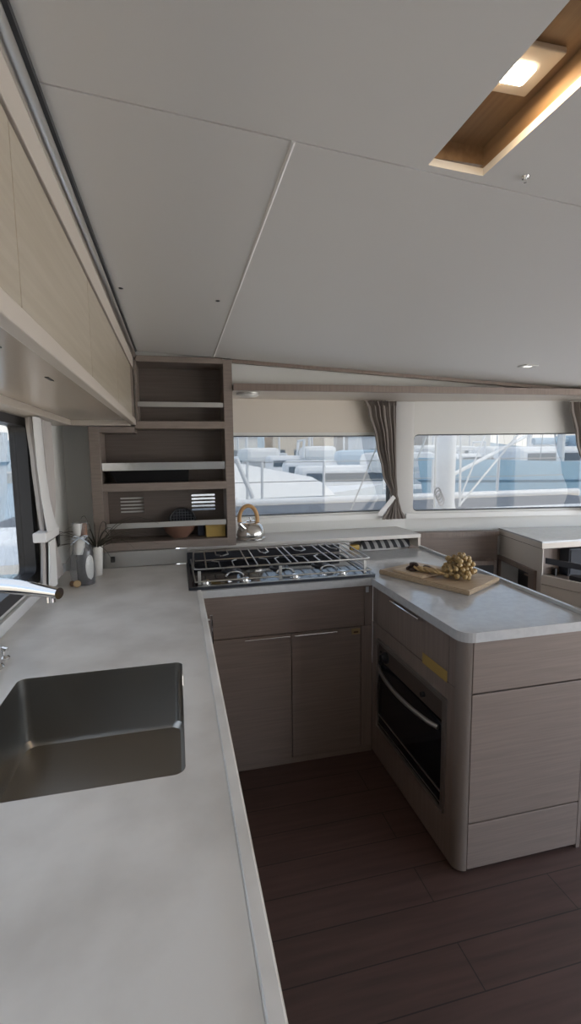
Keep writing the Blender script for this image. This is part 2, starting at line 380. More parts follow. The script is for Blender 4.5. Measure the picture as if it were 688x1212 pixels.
# things on the shelves
def trapezoid_tray():
    bm = B(); t = .004
    z0, z1 = 1.388, 1.468
    o_ = [(-.365, 2.775), (.07, 2.775), (.07, 2.93), (-.365, 2.93)]; i_ = [(-.32, 2.79), (.066, 2.79), (.066, 2.925), (-.32, 2.925)]
    top = [bm.verts.new((x, y, z1)) for x, y in o_]; bot = [bm.verts.new((x, y, z0)) for x, y in i_]
    for k in range(4): bm.faces.new((bot[k], bot[(k+1) % 4], top[(k+1) % 4], top[k]))
    bm.faces.new(bot[::-1])
    return solid(bm, t)
tag(obj('tray', trapezoid_tray(), mat('matt black tray', (.004, .004, .005), .7, spec=.2)), 'black slope-sided tray on the middle shelf behind the steel rail', 'tray')
bw = thing('bowl', 'brown bowl on the bottom shelf behind the steel rail', 'bowl', (.005, 2.85, 1.06))
obj('bowl_body', lathe([(0, 0), (.045, 0), (.05, .006), (.08, .035), (.098, .075), (.102, .09), (.097, .09), (.09, .07), (.07, .035), (.045, .012), (0, .01)], (.005, 2.855, 1.0585), sy=.8), mat('brown ceramic', (.16, .085, .06), .5), bw, True)
bl = thing('round_sieve', 'round black sieve with woven mesh standing in the brown bowl', 'sieve', (.03, 2.88, 1.09))
RIM = Matrix.Translation((.025, 2.875, 1.152)) @ Matrix.Rotation(radians(76), 4, 'X')
bm = B(); add_tube(bm, [RIM @ Vector((.074*cos(2*pi*k/32), .074*sin(2*pi*k/32), 0)) for k in range(33)], .006, 8, cap=False)
obj('rim', bm, BLACK, bl, True)
bm = lathe([(.074, 0), (.064, -.02), (.038, -.032), (0, -.038)], n=28); bmesh.ops.transform(bm, matrix=RIM, verts=bm.verts)
obj('mesh_bowl', bm, mat('dark wire mesh', (.03, .032, .04), .5, .5, bump=((1, 1, 1), 900, .6, .003)), bl, True)
bm = B()
for k in range(-4, 5):
    y = .0165*k; h = math.sqrt(max(.0, 0.070**2-y*y)); add_tube(bm, [RIM @ Vector((-h, y, .001)), RIM @ Vector((h, y, .001))], .0012, 5)
    add_tube(bm, [RIM @ Vector((y, -h, .002)), RIM @ Vector((y, h, .002))], .0012, 5)
obj('wire_grid', bm, mat('grey wire', (.25, .26, .28), .4, 1.), bl, True)
tag(obj('box', box(.112, .150, 2.86, 2.93, 1.0585, 1.14, .003), mat('navy card', (.02, .025, .045), .5)), 'small dark navy box between brown bowl and yellow box', 'box')
yb = thing('box', 'small yellow box at the right end of the bottom shelf', 'box', (.21, 2.87, 1.0585))
obj('carton', box(.156, .268, 2.80, 2.93, 1.0585, 1.135, .002), mat('ochre card', (.36, .24, .06), .6), yb)
obj('lid', box(.154, .27, 2.798, 2.932, 1.118, 1.141, .002), mat('ochre lid', (.40, .27, .08), .6), yb)

# ================================================================== WORKTOPS
SK = rrect(-.445, -.005, .877, 1.397, .022)
wt = thing('sink_worktop', 'mottled grey stone-look worktop running along the left wall with a cut-out', 'worktop', (-.25, .8, .89))
obj('top_slab', plate([(WL+.004, -1.6), (.069, -1.6), (.069, 2.1445), (.0335, 2.1645), (.0335, 2.748), (WL+.004, 2.748)], [SK], .885, .92), COUNTER, wt)
bm = plate([(.0695, -1.6), (.093, -1.6), (.093, 2.144), (.0695, 2.144)], [], .875, .927)
bmesh.ops.bevel(bm, geom=[e for e in bm.edges if abs(e.verts[0].co.x-e.verts[1].co.x) < 1e-4 and e.calc_length() > 1], offset=.006, segments=3, affect='EDGES')
obj('edge_strip', bm, COUNTER, wt, True)
obj('upstand', box(WL+.004, WL+.02, -1.6, 2.745, .9205, .965, .003), mat('pale upstand', (.62, .63, .64), .3), wt)
gt = thing('galley_worktop', 'smooth white worktop turning from the cooker onto the oven island', 'worktop', (1.2, 2.2, .89))
outer = [(.0945, 2.145), (.915, 2.145)]  # front edge under the hob
outer += [(.915, 1.44)]
for k in range(7): a = pi+.5*pi*k/6; outer.append((.965+.05*cos(a), 1.42+.05*sin(a)))
outer += [(1.462, 1.37), (1.535, 2.79), (.0345, 2.79), (.0345, 2.166)]
cook_hole = [(.13, 2.20), (.88, 2.20), (.88, 2.70), (.13, 2.70)]
bm = plate(outer, [], .885, .92)
obj('top_slab', bm, WHITETOP, gt)
bm = B()
for (a, b, c, d) in (((1.447, 1.372), (1.463, 1.371), (1.536, 2.79), (1.52, 2.79)),):
    lo = [bm.verts.new((p[0], p[1], .9205)) for p in (a, b, c, d)]; hi = [bm.verts.new((p[0], p[1], .934)) for p in (a, b, c, d)]
    bm.faces.new(hi); bm.faces.new(lo[::-1])
    for k in range(4): bm.faces.new((lo[k], lo[(k+1) % 4], hi[(k+1) % 4], hi[k]))
obj('raised_edge', bm, WHITETOP, gt)

# sink
sk = thing('sink', 'square stainless sink bowl sunk into the grey worktop', 'sink', (-.22, 1.137, .70))
bm = B(); loops = []
for ins, z in ((.0004, .9195), (.001, .90), (.004, .74), (.012, .725), (.03, .721)):
    loops.append([bm.verts.new((x, y, z)) for x, y in rrect(-.445+ins, -.005-ins, .877+ins, 1.397-ins, .022+ins*.6)])
for a, b in zip(loops, loops[1:]):
    for k in range(len(a)): bm.faces.new((a[k], a[(k+1) % len(a)], b[(k+1) % len(b)], b[k]))
bm.faces.new(loops[-1])
obj('basin', bm, STEEL, sk, True)
obj('drain', lathe([(0, .004), (.018, .004), (.03, .002), (.042, .006), (.045, .003), (.045, 0)], (-.2, 1.0, .7215)), CHROME, sk, True)
# tap
tp = thing('kitchen_tap', 'chrome kitchen tap with thick level spout reaching over the sink', 'tap', (-.54, 1.49, .92))
obj('base', lathe([(0, 0), (.03, 0), (.031, .004), (.026, .012), (.024, .014), (.024, .06), (0, .06)], (-.54, 1.49, .9205)), CHROME, tp, True)
obj('column', lathe([(.02, 0), (.02, .20), (.018, .215), (0, .22)], (-.54, 1.49, .975)), CHROME, tp, True)
A_, E_ = Vector((-.54, 1.49, 1.172)), Vector((-.316, 1.35, 1.166))
obj('spout', tube([A_, A_.lerp(E_, .5)+Vector((0, 0, .004)), E_], .02, 18, radii=[.021, .0205, .0155]), CHROME, tp, True)
an = E_.lerp(A_, .11)
obj('aerator', tube([an+Vector((0, 0, -.010)), an+Vector((0, 0, -.027))], .0115, 14), CHROME, tp, True)
obj('lever', tube([(-.54, 1.49, 1.195), (-.57, 1.51, 1.235), (-.585, 1.52, 1.26)], .006, 10), CHROME, tp, True)
sd_ = thing('soap_pump', 'small chrome soap pump on the grey worktop below the tap', 'soap pump', (-.535, 1.56, .92))
obj('base', lathe([(0, 0), (.016, 0), (.016, .006), (.010, .012), (.010, .028), (0, .03)], (-.53, 1.555, .9205)), CHROME, sd_, True)
obj('nozzle', tube([(-.53, 1.555, .945), (-.53, 1.555, .955), (-.517, 1.548, .953)], .006, 10), CHROME, sd_, True)

# ================================================================== BASE CABINETS
lc = thing('sink_cabinet', 'laminate base cabinet under the grey sink worktop', 'cabinet', (-.25, .5, 0))
obj('side_panel', box(.045, .065, -1.6, 2.14, .06, .884), WOOD_V, lc)
obj('back_frame', box(WL+.005, WL+.03, -1.6, 2.74, .06, .884), WOOD_V, lc)
obj('plinth', box(.02, .03, -1.6, 2.14, 0, .06), BLACK, lc)
obj('door', box(.066, .08, 1.50, 2.08, .10, .83, .002), WOOD_H, lc)
bar_handle(lc, (.08, 2.02, .72), (.08, 2.02, .845), (.042, 0, 0), .007)
fc = thing('hob_cabinet', 'laminate two-door base cabinet below the cooker', 'cabinet', (.5, 2.3, 0))
FY = 2.165
obj('carcass', box(.10, .915, FY+.018, 2.78, .05, .872), WOOD_V, fc)
obj('fascia', box(.10, .885, FY, FY+.017, .676, .884, .0015), WOOD_H, fc)
dl = obj('door', box(.10, .5075, FY, FY+.017, .033, .672, .0015), WOOD_H, fc)
dr = obj('door', box(.5105, .868, FY, FY+.017, .033, .672, .0015), WOOD_H, fc)
bar_handle(dl, (.282, FY, .667), (.501, FY, .667), (0, -.016, -.004), .0045)
bar_handle(dr, (.523, FY, .667), (.737, FY, .667), (0, -.016, -.004), .0045)
lt = obj('latch', box(.818, .862, FY-.004, FY-.0003, .636, .666, .001), mat('brass', (.35, .26, .13), .4, .6), dr)
obj('button', box(.828, .852, FY-.0055, FY-.004, .644, .652), mat('dark brass', (.10, .06, .03), .4, .5), lt)
obj('corner_filler', box(.871, .9295, FY+.001, FY+.016, .033, .674, .001), WOOD_V, fc)
obj('corner_filler', box(.887, .9295, FY+.001, FY+.016, .676, .884, .001), WOOD_V, fc)
obj('hinge_cover', box(.893, .908, FY-.002, FY+.001, .845, .874, .001), mat('pale plastic', (.5, .52, .54), .4), fc)
obj('plinth', box(.10, .9295, FY+.002, FY+.016, .001, .031), WOOD_H, fc)

# island
isl = thing('oven_island', 'laminate island cabinet with rounded corner post housing the oven', 'cabinet', (1.2, 1.8, 0))
IX, IY = .93, 1.392
ovh = [(1.478, .178), (2.10, .178), (2.10, .632), (1.478, .632)]
im = lambda u, v, t: (IX+t, u, v)
obj('side_panel', plate([(1.432, .012), (2.164, .012), (2.164, .697), (1.432, .697)], [ovh], 0, .018, im), WOOD_V, isl)
dw = obj('drawer_front', box(IX, IX+.017, 1.478, 2.105, .700, .878, .0015), WOOD_V, isl)
bar_handle(dw, (IX, 1.675, .868), (IX, 1.935, .868), (-.014, 0, 0), .006)
obj('stile', box(IX+.001, IX+.017, 1.432, 1.4755, .699, .884, .001), WOOD_V, isl)
obj('stile', box(IX+.001, IX+.017, 2.1075, 2.164, .699, .884, .001), WOOD_V, isl)
# rounded corner post
bm = B(); ring = [(IX+.04, IY), (IX+.04, IY+.04), (IX, IY+.04)]
arc = [(IX+.04+.04*cos(pi+.5*pi*k/8), IY+.04+.04*sin(pi+.5*pi*k/8)) for k in range(9)]
pts = arc+[(IX+.04, IY+.04)]
lo = [bm.verts.new((p[0], p[1], .012)) for p in pts]; hi = [bm.verts.new((p[0], p[1], .884)) for p in pts]
bm.faces.new(hi); bm.faces.new(lo[::-1])
for k in range(len(pts)): bm.faces.new((lo[k], lo[(k+1) % len(pts)], hi[(k+1) % len(pts)], hi[k]))
obj('corner_post', bm, mat('pale post', (.19, .155, .132), .4), isl, True)
for z0, z1 in ((.690, .884), (.198, .684), (.016, .192)):
    obj('end_panel', box(IX+.043, 1.448, IY, IY+.016, z0, z1, .0015), WOOD_H, isl)
obj('inner_frame', box(IX+.03, 1.447, IY+.017, IY+.03, .0, .884), GAP, isl)
obj('back_panel', box(1.45, 1.466, IY, 2.78, .0, .884), WOOD_V, isl)
obj('plinth', box(IX+.045, 1.44, IY+.032, 2.7, .0, .01), BLACK, isl)

# oven
ov = thing('oven', 'built-in stainless oven with black glass door and curved handle', 'oven', (IX, 1.79, .178))
om = lambda u, v, t: (IX-t, u, v)
obj('surround', plate([(1.480, .180), (2.098, .180), (2.098, .630), (1.480, .630)], [rrect(1.50, 2.076, .196, .615, .004)], -.02, .008, om), STEEL_DULL, ov)
obj('control_panel', box(IX-.006, IX+.02, 1.503, 2.073, .538, .612, .002), mat('satin bronze steel', (.33, .30, .28), .38, 1.), ov)
kn = obj('knob', tube([(IX-.006, 1.985, .577), (IX-.013, 1.985, .577), (IX-.015, 1.985, .577), (IX-.034, 1.985, .577)], .02, 18, radii=[.027, .027, .021, .018]), BLACK, ov, True)
obj('small_knob', tube([(IX-.006, 1.635, .575), (IX-.02, 1.635, .575)], .011, 14), BLACK, ov, True)
obj('indicator', tube([(IX-.006, 2.045, .583), (IX-.009, 2.045, .583)], .005, 10), BLACK, ov, True)
dd = obj('oven_door', box(IX-.006, IX+.02, 1.503, 2.073, .245, .53, .002), BLACKGLASS, ov)
obj('door_trim', box(IX-.008, IX-.0055, 1.503, 2.073, .25, .258), STEEL_DULL, dd)
bm = B(); hp = []
for k in range(15):
    t = k/14; hp.append((IX-.012-.034*sin(pi*t)**.6, 1.515+.54*t, .505-.006*sin(pi*t)))
add_tube(bm, hp, .0095, 12); obj('handle', bm, STEEL_DULL, dd, True)
obj('lower_panel', plate([(1.503, .198), (2.073, .198), (2.073, .242), (1.503, .242)], [], -.02, .005, om), BLACKGLASS, ov)
obj('grille', plate([(1.503, .206), (2.073, .206), (2.073, .211), (1.503, .211)], [], .005, .007, om), STEEL_DULL, ov)
tag(obj('sticker', box(IX-.0012, IX-.0002, 1.482, 1.662, .694, .737), YELLOW), 'blank yellow sticker on the island drawer front above the oven', 'sticker')

# ================================================================== COOKER
ck = thing('cooker_hob', 'black glass gas hob with steel fiddle rail and pan grate', 'hob', (.5, 2.45, .92))
bm = plate(rrect(.035, .945, 2.165, 2.70, .012), [], .9208, .932)
obj('hob_plate', bm, BLACKGLASS, ck)
bm = plate(rrect(.034, .946, 2.163, 2.702, .012), [rrect(.05, .93, 2.178, 2.688, .01)], .9206, .934)
obj('rim', bm, mat('dark rim', (.05, .055, .065), .3, .6), ck)
obj('front_strip', box(.075, .93, 2.166, 2.188, .9322, .9345, .0005), STEEL_DULL, ck)
obj('back_guard', box(.04, .94, 2.695, 2.712, .934, .992, .003), mat('dark guard', (.03, .032, .04), .25), ck)
for x in (.26, .515, .745):
    b_ = obj('burner', lathe([(0, .022), (.02, .022), (.034, .018), (.036, .008), (.05, .006), (.052, 0)], (x, 2.45, .932)), mat('burner cap', (.04, .04, .045), .4, .5), ck, True)
    bm = B(); add_tube(bm, [(x-.045+.0*k+.045*(1-cos(pi*k/10)), 2.30+.02*sin(pi*k/10), .934+.004+.018*sin(pi*k/10)) for k in range(11)], .005, 8)
    obj('burner_trim', bm, CHROME, ck, True)
for x in (.115, .30, .545, .79):
    k_ = obj('knob', lathe([(.026, 0), (.026, .004), (.018, .006), (.016, .02), (.0, .021)], (x, 2.212, .932), 20), CHROME, ck, True)
# fiddle rail
bm = B(); zl, zt_ = .953, 1.0
add_tube(bm, [(.065, 2.185, zl), (.93, 2.185, zl)], .0035, 8)
add_tube(bm, [(.93, 2.185, zl), (.95, 2.69, zl)], .0035, 8); add_tube(bm, [(.065, 2.185, zl), (.06, 2.69, zl)], .0035, 8)
obj('lower_rail', bm, STEEL_DULL, ck, True)
for x in (.085, .47, .905): obj('rail_post', box(x-.007, x+.007, 2.205, 2.211, .933, .998, .001), STEEL_DULL, ck)
bm = B()
FYr, BYr = 2.235, 2.66
add_tube(bm, [(.075, BYr, zt_), (.062, 2.30, zt_), (.066, 2.245, zt_), (.085, FYr, zt_), (.92, FYr, zt_), (.945, 2.25, zt_), (.965, BYr, zt_), (.075, BYr, zt_)], .0042, 10)
add_tube(bm, [(.075, 2.43, zt_), (.95, 2.43, zt_)], .003, 8)
obj('grate_frame', bm, STEEL, ck, True)
bars = [(.12, 0), (.185, 1), (.25, 2), (.32, 0), (.365, 0), (.425, 1), (.47, 2), (.53, 0), (.565, 0), (.62, 1), (.68, 2), (.74, 0), (.785, 0), (.83, 1), (.87, 0), (.905, 0)]
for x, t in bars:
    z = zt_+.003
    if t == 0: runs = [[(x, FYr, z), (x+.012, BYr, z)]]
    else:
        q = -.028 if t == 1 else .03
        runs = [[(x, FYr, z), (x+.003, 2.36, z), (x+q, 2.39, z)], [(x+.006, BYr, z), (x+.004, 2.54, z), (x-q, 2.505, z)]]
    for pts in runs: obj('grate_bar', tube(pts, .0035, 8), STEEL, ck, True)

# ================================================================== LEDGE BEHIND THE COOKER
lg = thing('window_ledge', 'raised cream ledge below the front window behind the cooker', 'ledge', (.9, 2.97, .92))
LEDGE = mat('pale ledge', (.60, .58, .55), .35)
obj('top_slab', box(.04, 1.535, 2.795, 3.149, .985, 1.01, .003), LEDGE, lg)
obj('end_panel', box(1.515, 1.533, 2.797, 3.149, .922, .984, .001), WOOD_TRIM, lg)
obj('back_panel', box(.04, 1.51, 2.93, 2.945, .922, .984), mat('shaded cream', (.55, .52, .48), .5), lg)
obj('partition', box(1.03, 1.042, 2.80, 2.93, .922, .984), LEDGE, lg)
obj('front_rail', tube([(.06, 2.775, .99), (1.03, 2.775, .99)], .0045, 8), STEEL_DULL, lg, True)
obj('cover_panel', box(.04, 1.028, 2.797, 2.805, .922, .984), LEDGE, lg)
def towel():
    STR = bpy.data.materials.new('striped cloth'); STR.use_nodes = True; n = STR.node_tree; b = n.nodes['Principled BSDF']; b.inputs['Roughness'].default_value = .9
    co = n.nodes.new('ShaderNodeTexCoord'); wv = n.nodes.new('ShaderNodeTexWave'); wv.wave_type = 'BANDS'; wv.bands_direction = 'X'
    wv.inputs['Scale'].default_value = 6; wv.inputs['Distortion'].default_value = 0
    rp = n.nodes.new('ShaderNodeValToRGB'); rp.color_ramp.interpolation = 'CONSTANT'; rp.color_ramp.elements[0].color = (.05, .05, .055, 1); rp.color_ramp.elements[1].color = (.42, .41, .40, 1); rp.color_ramp.elements[1].position = .55
    n.links.new(co.outputs['Object'], wv.inputs['Vector']); n.links.new(wv.outputs['Fac'], rp.inputs[0]); n.links.new(rp.outputs[0], b.inputs['Base Color'])
    rows = []
    for j in range(9):
        v = j/8
        rows.append([(1.13+.34*i/16+.03*v, 2.815+.09*v, .9275+.047*(1-(1-v)**2)*(.6+.4*sin(2.2*i/16+.6))+.003*sin(i*1.3+j)*.6) for i in range(17)])
    bm = sheet(rows); solid(bm, .004)
    return obj('tea_towel', bm, STR, None, True)
tag(towel(), 'black and white striped cloth tucked in the cubby under the window ledge', 'cloth')
tag(obj('packet', box(1.06, 1.12, 2.82, 2.86, .9225, .955, .006), mat('amber packet', (.45, .28, .05), .5), None, True), 'small amber packet at the left end of the ledge cubby', 'packet')
# kettle
kt = thing('kettle', 'steel kettle with wooden hoop handle on the window ledge', 'kettle', (.437, 2.94, 1.01))
KX, KY, KZ = .437, 2.93, 1.0105
obj('body', lathe([(0, 0), (.088, 0), (.094, .004), (.094, .014), (.089, .02), (.092, .03), (.086, .06), (.072, .088), (.05, .105), (.036, .11), (0, .112)], (KX, KY, KZ), 36), mat('kettle steel', (.70, .68, .65), .13, 1.), kt, True)
obj('lid', lathe([(.034, 0), (.03, .008), (.012, .013), (.006, .015), (.006, .022), (.011, .026), (.009, .033), (0, .035)], (KX, KY, KZ+.108), 24), CHROME, kt, True)
bm = B(); add_tube(bm, [(KX-.052, KY-.05, KZ+.078), (KX-.07, KY-.066, KZ+.098), (KX-.078, KY-.072, KZ+.112)], .014, 12, radii=[.022, .016, .012]); obj('spout', bm, CHROME, kt, True)
bm = B(); add_tube(bm, [(KX+.055*cos(a)-.012, KY-.012*cos(a), KZ+.125+.085*sin(a)) for a in [radians(-12+204*k/20) for k in range(21)]], .0125, 12)
obj('hoop_handle', bm, mat('honey wood', (.50, .30, .13), .45), kt, True)
for s in (-1, 1): obj('bracket', tube([(KX+.053*s-.012, KY-.012*s, KZ+.085), (KX+.054*s-.012, KY-.012*s, KZ+.112)], .007, 8), CHROME, kt, True)

# ================================================================== CUTTING BOARD AND FOOD
c1, c2, c3, c4 = [Vector((*p, 0)) for p in ((.983, 2.215), (1.192, 1.75), (1.465, 1.915), (1.243, 2.325))]
def quad_plate(ps, z0, z1, bev=.004):
    bm = B(); lo = [bm.verts.new((p.x, p.y, z0)) for p in ps]; hi = [bm.verts.new((p.x, p.y, z1)) for p in ps]
    bm.faces.new(hi); bm.faces.new(lo[::-1])
    for k in range(4): bm.faces.new((lo[k], lo[(k+1) % 4], hi[(k+1) % 4], hi[k]))
    bmesh.ops.bevel(bm, geom=bm.edges[:], offset=bev, segments=2, affect='EDGES'); return bm
tag(obj('cutting_board', quad_plate((c1, c2, c3, c4), .9208, .943), BAMBOO), 'bamboo cutting board with food lying on the white island worktop', 'cutting board')
def bp(s, t):  # s along c1->c2, t across towards c4/c3
    return (c1.lerp(c2, s)).lerp(c4.lerp(c3, s), t)
sb = tag(obj('serving_board', quad_plate((bp(.12, .10), bp(.50, .06), bp(.56, .66), bp(.16, .86)), .9434, .953, .003), lam('light bamboo', (.56, .43, .29), (.63, .50, .36), (3, 40, 40), .5)), 'small thin pale serving board on top of the cutting board', 'board')
DRIED = mat('dried dark fruit', (.045, .022, .016), .6, bump=((1, 1, 1), 120, .5, .004))
random.seed(3)
for k in range(12):
    p = bp(.30+random.uniform(-.085, .085)*(1 if k < 9 else .4), .38+random.uniform(-.17, .17)*(1 if k < 9 else .4)); z = .9535+(.019 if k > 8 else 0)
    bm = B(); bmesh.ops.create_icosphere(bm, subdivisions=2, radius=.018)
    a = random.uniform(0, pi)
    for v in bm.verts:
        v.co += v.co.normalized()*random.uniform(-.0025, .0025); v.co = Vector((v.co.x*1.5, v.co.y*.7, v.co.z*.6))
    bmesh.ops.rotate(bm, matrix=Matrix.Rotation(a, 3, 'Z'), verts=bm.verts); bmesh.ops.translate(bm, vec=(p.x, p.y, z+.008), verts=bm.verts)
    tag(obj('dried_fruit', bm, DRIED, None, 'all'), 'dark dried fruit piece in the small heap on the serving board', 'dried fruit', 'dried fruit pieces on the serving board')
CRK = mat('toasted cracker', (.50, .34, .16), .75, vary=((1, 1, 1), 90, 4, (.42, .27, .11), (.58, .42, .22), .35, .65), bump=((1, 1, 1), 160, .4, .003))
for k in range(8):
    p = bp(.36+.034*k, .30+.03*(k % 2)); 
    bm = lathe([(0, 0), (.026, 0), (.029, .002), (.029, .005), (.026, .007), (0, .0065)], n=18)
    bmesh.ops.rotate(bm, matrix=Matrix.Rotation(radians(14), 3, 'X') @ Matrix.Rotation(radians(16), 3, 'Y'), verts=bm.verts)
    bmesh.ops.translate(bm, vec=(p.x, p.y-.0, .9635+.0008*k), verts=bm.verts)
    tag(obj('cracker', bm, CRK, None, True), 'round tan cracker in the overlapping row beside the grapes', 'cracker', 'crackers in a row on the board')
gr = thing('grape_bunch', 'bunch of golden grapes on the cutting board', 'grapes', tuple(bp(.66, .62))[:2]+(.944,))
GRAPE = mat('golden grape', (.32, .215, .09), .32, spec=.5, vary=((1, 1, 1), 30, 2, (.27, .17, .06), (.40, .28, .125), .3, .7))
gm = None; gc = bp(.70, .57); random.seed(11)
spots = []
dirv = (c3-c2).normalized(); dv2 = (c2-c1).normalized()
tries = 0
while len(spots) < 95 and tries < 40000:
    tries += 1
    u = random.uniform(-.12, .11); v = random.uniform(-.075, .075); z = random.uniform(.0115, .105)
    hh = .106*math.sqrt(max(0, 1-(u/.12)**2-(v/.08)**2))*(1.0 if u < .05 else .85)
    if z > hh+.004: continue
    p = gc+dirv*(-u)*.8+dv2*v; P = Vector((p.x, p.y, .944+z))
    if all((P-q).length > .0185 for q in spots): spots.append(P)
for q in spots:
    if gm is None:
        bm = B(); bmesh.ops.create_uvsphere(bm, u_segments=14, v_segments=10, radius=.0118); bmesh.ops.translate(bm, vec=q, verts=bm.verts)
        gm = obj('grape', bm, GRAPE, gr, 'all', origin=q)
    else:
        c = gm.copy(); c.parent = gr; c.location = q-wpos(gr); s = random.uniform(.92, 1.06); c.scale = (s, s, s*1.06); col.objects.link(c)
obj('stem', tube([tuple(gc+dirv*.06+Vector((0, 0, .975))), tuple(gc+Vector((0, 0, 1.0))), tuple(gc-dirv*.06+Vector((0, 0, 1.035)))], .003, 7), mat('brown stem', (.17, .10, .04), .7), gr, True)

# ================================================================== BOTTLE, PLANT
bt = thing('wine_bottle', 'dark bottle with oval white label gift-wrapped in clear cellophane', 'bottle', (-.442, 2.43, .92))
bx, by, bz = -.456, 2.43, .9208
obj('glass_body', lathe([(0, 0), (.036, 0), (.039, .005), (.039, .13), (.034, .155), (.016, .185), (.0145, .24), (.0165, .242), (.0165, .252), (.012, .254), (0, .254)], (bx+.012, by, bz), 28), mat('dark bottle glass', (.05, .05, .055), .1), bt, True)
obj('cap', lathe([(.0175, 0), (.0175, .05), (.015, .056), (0, .057)], (bx+.012, by, bz+.20), 20), mat('brown capsule', (.20, .10, .06), .5), bt, True)
bm = B(); rows = []
for j in range(13):
    t = -1+2*j/12; hw = .55*math.sqrt(max(0, 1-t*t))+.02
    rows.append([(bx+.012+.0398*sin(.75+hw*(-1+2*i/8)), by-.0398*cos(.75+hw*(-1+2*i/8)), bz+.075+.052*t) for i in range(9)])
obj('bottle_label', sheet(rows), mat('white label', (.62, .61, .58), .6), bt, True)
bm = B(); n = 30; rings = []
for z, r in ((0.002, .055), (.05, .056), (.11, .052), (.16, .038), (.195, .020), (.205, .019), (.225, .026), (.262, .034)):
    rings.append([bm.verts.new((bx+(r+.0035*sin(5*k+z*40))*cos(2*pi*k/n), by+(r+.0035*cos(7*k))*sin(2*pi*k/n), bz+z)) for k in range(n)])
for a, b in zip(rings, rings[1:]):
    for k in range(n): bm.faces.new((a[k], a[(k+1) % n], b[(k+1) % n], b[k]))
obj('cellophane_wrap', bm, CELLO, bt, True)
obj('paper_collar', lathe([(.0215, 0), (.033, -.04), (.034, -.07)], (bx-.004, by-.012, bz+.20), 20, sx=.9, sy=.9), mat('white paper', (.6, .6, .58), .7), bt, True)
obj('wrap_top', lathe([(.014, 0), (.022, .03), (.026, .052)], (bx-.012, by-.012, bz+.205), 14), mat('white frill', (.56, .56, .54), .6), bt, True)
rb = B()
for s in (-1, 1):
    add_tube(rb, [(bx, by-.036, bz+.2), (bx+.022*s, by-.042, bz+.208), (bx+.036*s, by-.036, bz+.2+.006*s), (bx+.018*s, by-.034, bz+.195), (bx, by-.036, bz+.2)], .0028, 6)
    add_tube(rb, [(bx, by-.036, bz+.2), (bx+.03*s, by-.04, bz+.182), (bx+.04*s, by-.038, bz+.172)], .0028, 6)
obj('ribbon', rb, mat('pale blue ribbon', (.50, .56, .64), .5), bt, True)
for k, (dx, dy, r, a, nm) in enumerate(((-.018, -.05, .017, 8, 'round tan disc leaning at the front foot of the wrapped bottle'), (-.044, -.03, .014, -38, 'round brown disc at the left foot of the wrapped bottle'))):
    bm = lathe([(0, -.004), (r*.9, -.004), (r, -.002), (r, .002), (r*.9, .004), (0, .004)], n=22)
    bmesh.ops.rotate(bm, matrix=Matrix.Rotation(radians(a), 3, 'Z') @ Matrix.Rotation(radians(80), 3, 'X'), verts=bm.verts)
    bmesh.ops.translate(bm, vec=(bx+dx, by+dy-.012, bz+r+.001), verts=bm.verts)
    tag(obj('round_disc', bm, mat('tan disc' if k == 0 else 'brown disc', (.42, .30, .16) if k == 0 else (.20, .11, .06), .5), None, True), nm, 'disc')
bt.scale = (1, 1, 1.16)
pl = thing('potted_grass', 'dark wispy grass plant in a slim white pot behind the bottle', 'plant', (-.412, 2.56, .92))
px_, py_ = -.418, 2.60
obj('pot', lathe([(0, 0), (.022, 0), (.024, .004), (.033, .155), (.03, .155), (.022, .02), (0, .018)], (px_, py_, .9208)), mat('white pot', (.66, .65, .62), .4), pl, True)
obj('soil', lathe([(0, .002), (.029, 0)], (px_, py_, .9208+.138)), mat('soil', (.03, .02, .015), .9), pl)
LEAF = mat('dark grass leaf', (.035, .032, .022), .6)
random.seed(5)
for k in range(34):
    a = random.uniform(0, 2*pi); ln = random.uniform(.16, .36); h = random.uniform(.05, .17); dr_ = random.uniform(.0, .12)
    pts = []
    for i in range(9):
        t = i/8; r = ln*(t**1.15); z = 1.06+h*sin(t*pi*.62)*1.1-dr_*t*t
        pts.append((px_+.012*cos(a)+r*cos(a)*(.92), py_+.012*sin(a)+max(min(r*sin(a)*.55, .13), -.09), z))
    if min(p[0] for p in pts) < WL+.01: pts = [(max(p[0], WL+.008+.0005*i), p[1], p[2]) for i, p in enumerate(pts)]
    rd = [.0044*(1-.85*(i/8)) for i in range(9)]
    obj('grass_blade', tube(pts, .003, 5, radii=rd, flat=.5), LEAF, pl, True)
ws = thing('wall_socket', 'black socket on the left wall above the counter corner', 'socket', (WL, 2.66, 1.1))
obj('plate', box(WL+.0005, WL+.010, 2.63, 2.70, 1.07, 1.16, .003), BLACK, ws)
obj('insert', box(WL+.010, WL+.013, 2.642, 2.688, 1.085, 1.145, .001), mat('charcoal insert', (.03, .03, .034), .3), ws)

# ================================================================== CURTAINS
def drape(path_rows, folds, amp, thick=.004, n=60):
    """path_rows: (z, left point, right point); folds across the width"""
    rows = []
    for z, l, r, am in path_rows:
        l, r = Vector((*l, z)), Vector((*r, z)); d = r-l; nr = Vector((d.y, -d.x, 0)).normalized()
        rows.append([tuple(l+d*(i/n)+nr*(amp*am*sin(2*pi*folds*i/n)+.3*amp*am*sin(2*pi*folds*2.3*i/n+1))) for i in range(n+1)])
    bm = sheet(rows); return solid(bm, thick)
def densify(rows, k=5):
    out = []
    for a, b in zip(rows, rows[1:]):
        for i in range(k):
            t = i/k; s = t*t*(3-2*t)
            out.append((a[0]+(b[0]-a[0])*t, (a[1][0]+(b[1][0]-a[1][0])*s, a[1][1]+(b[1][1]-a[1][1])*s), (a[2][0]+(b[2][0]-a[2][0])*s, a[2][1]+(b[2][1]-a[2][1])*s), a[3]+(b[3]-a[3])*t))
    return out+[rows[-1]]
yc = 3.075
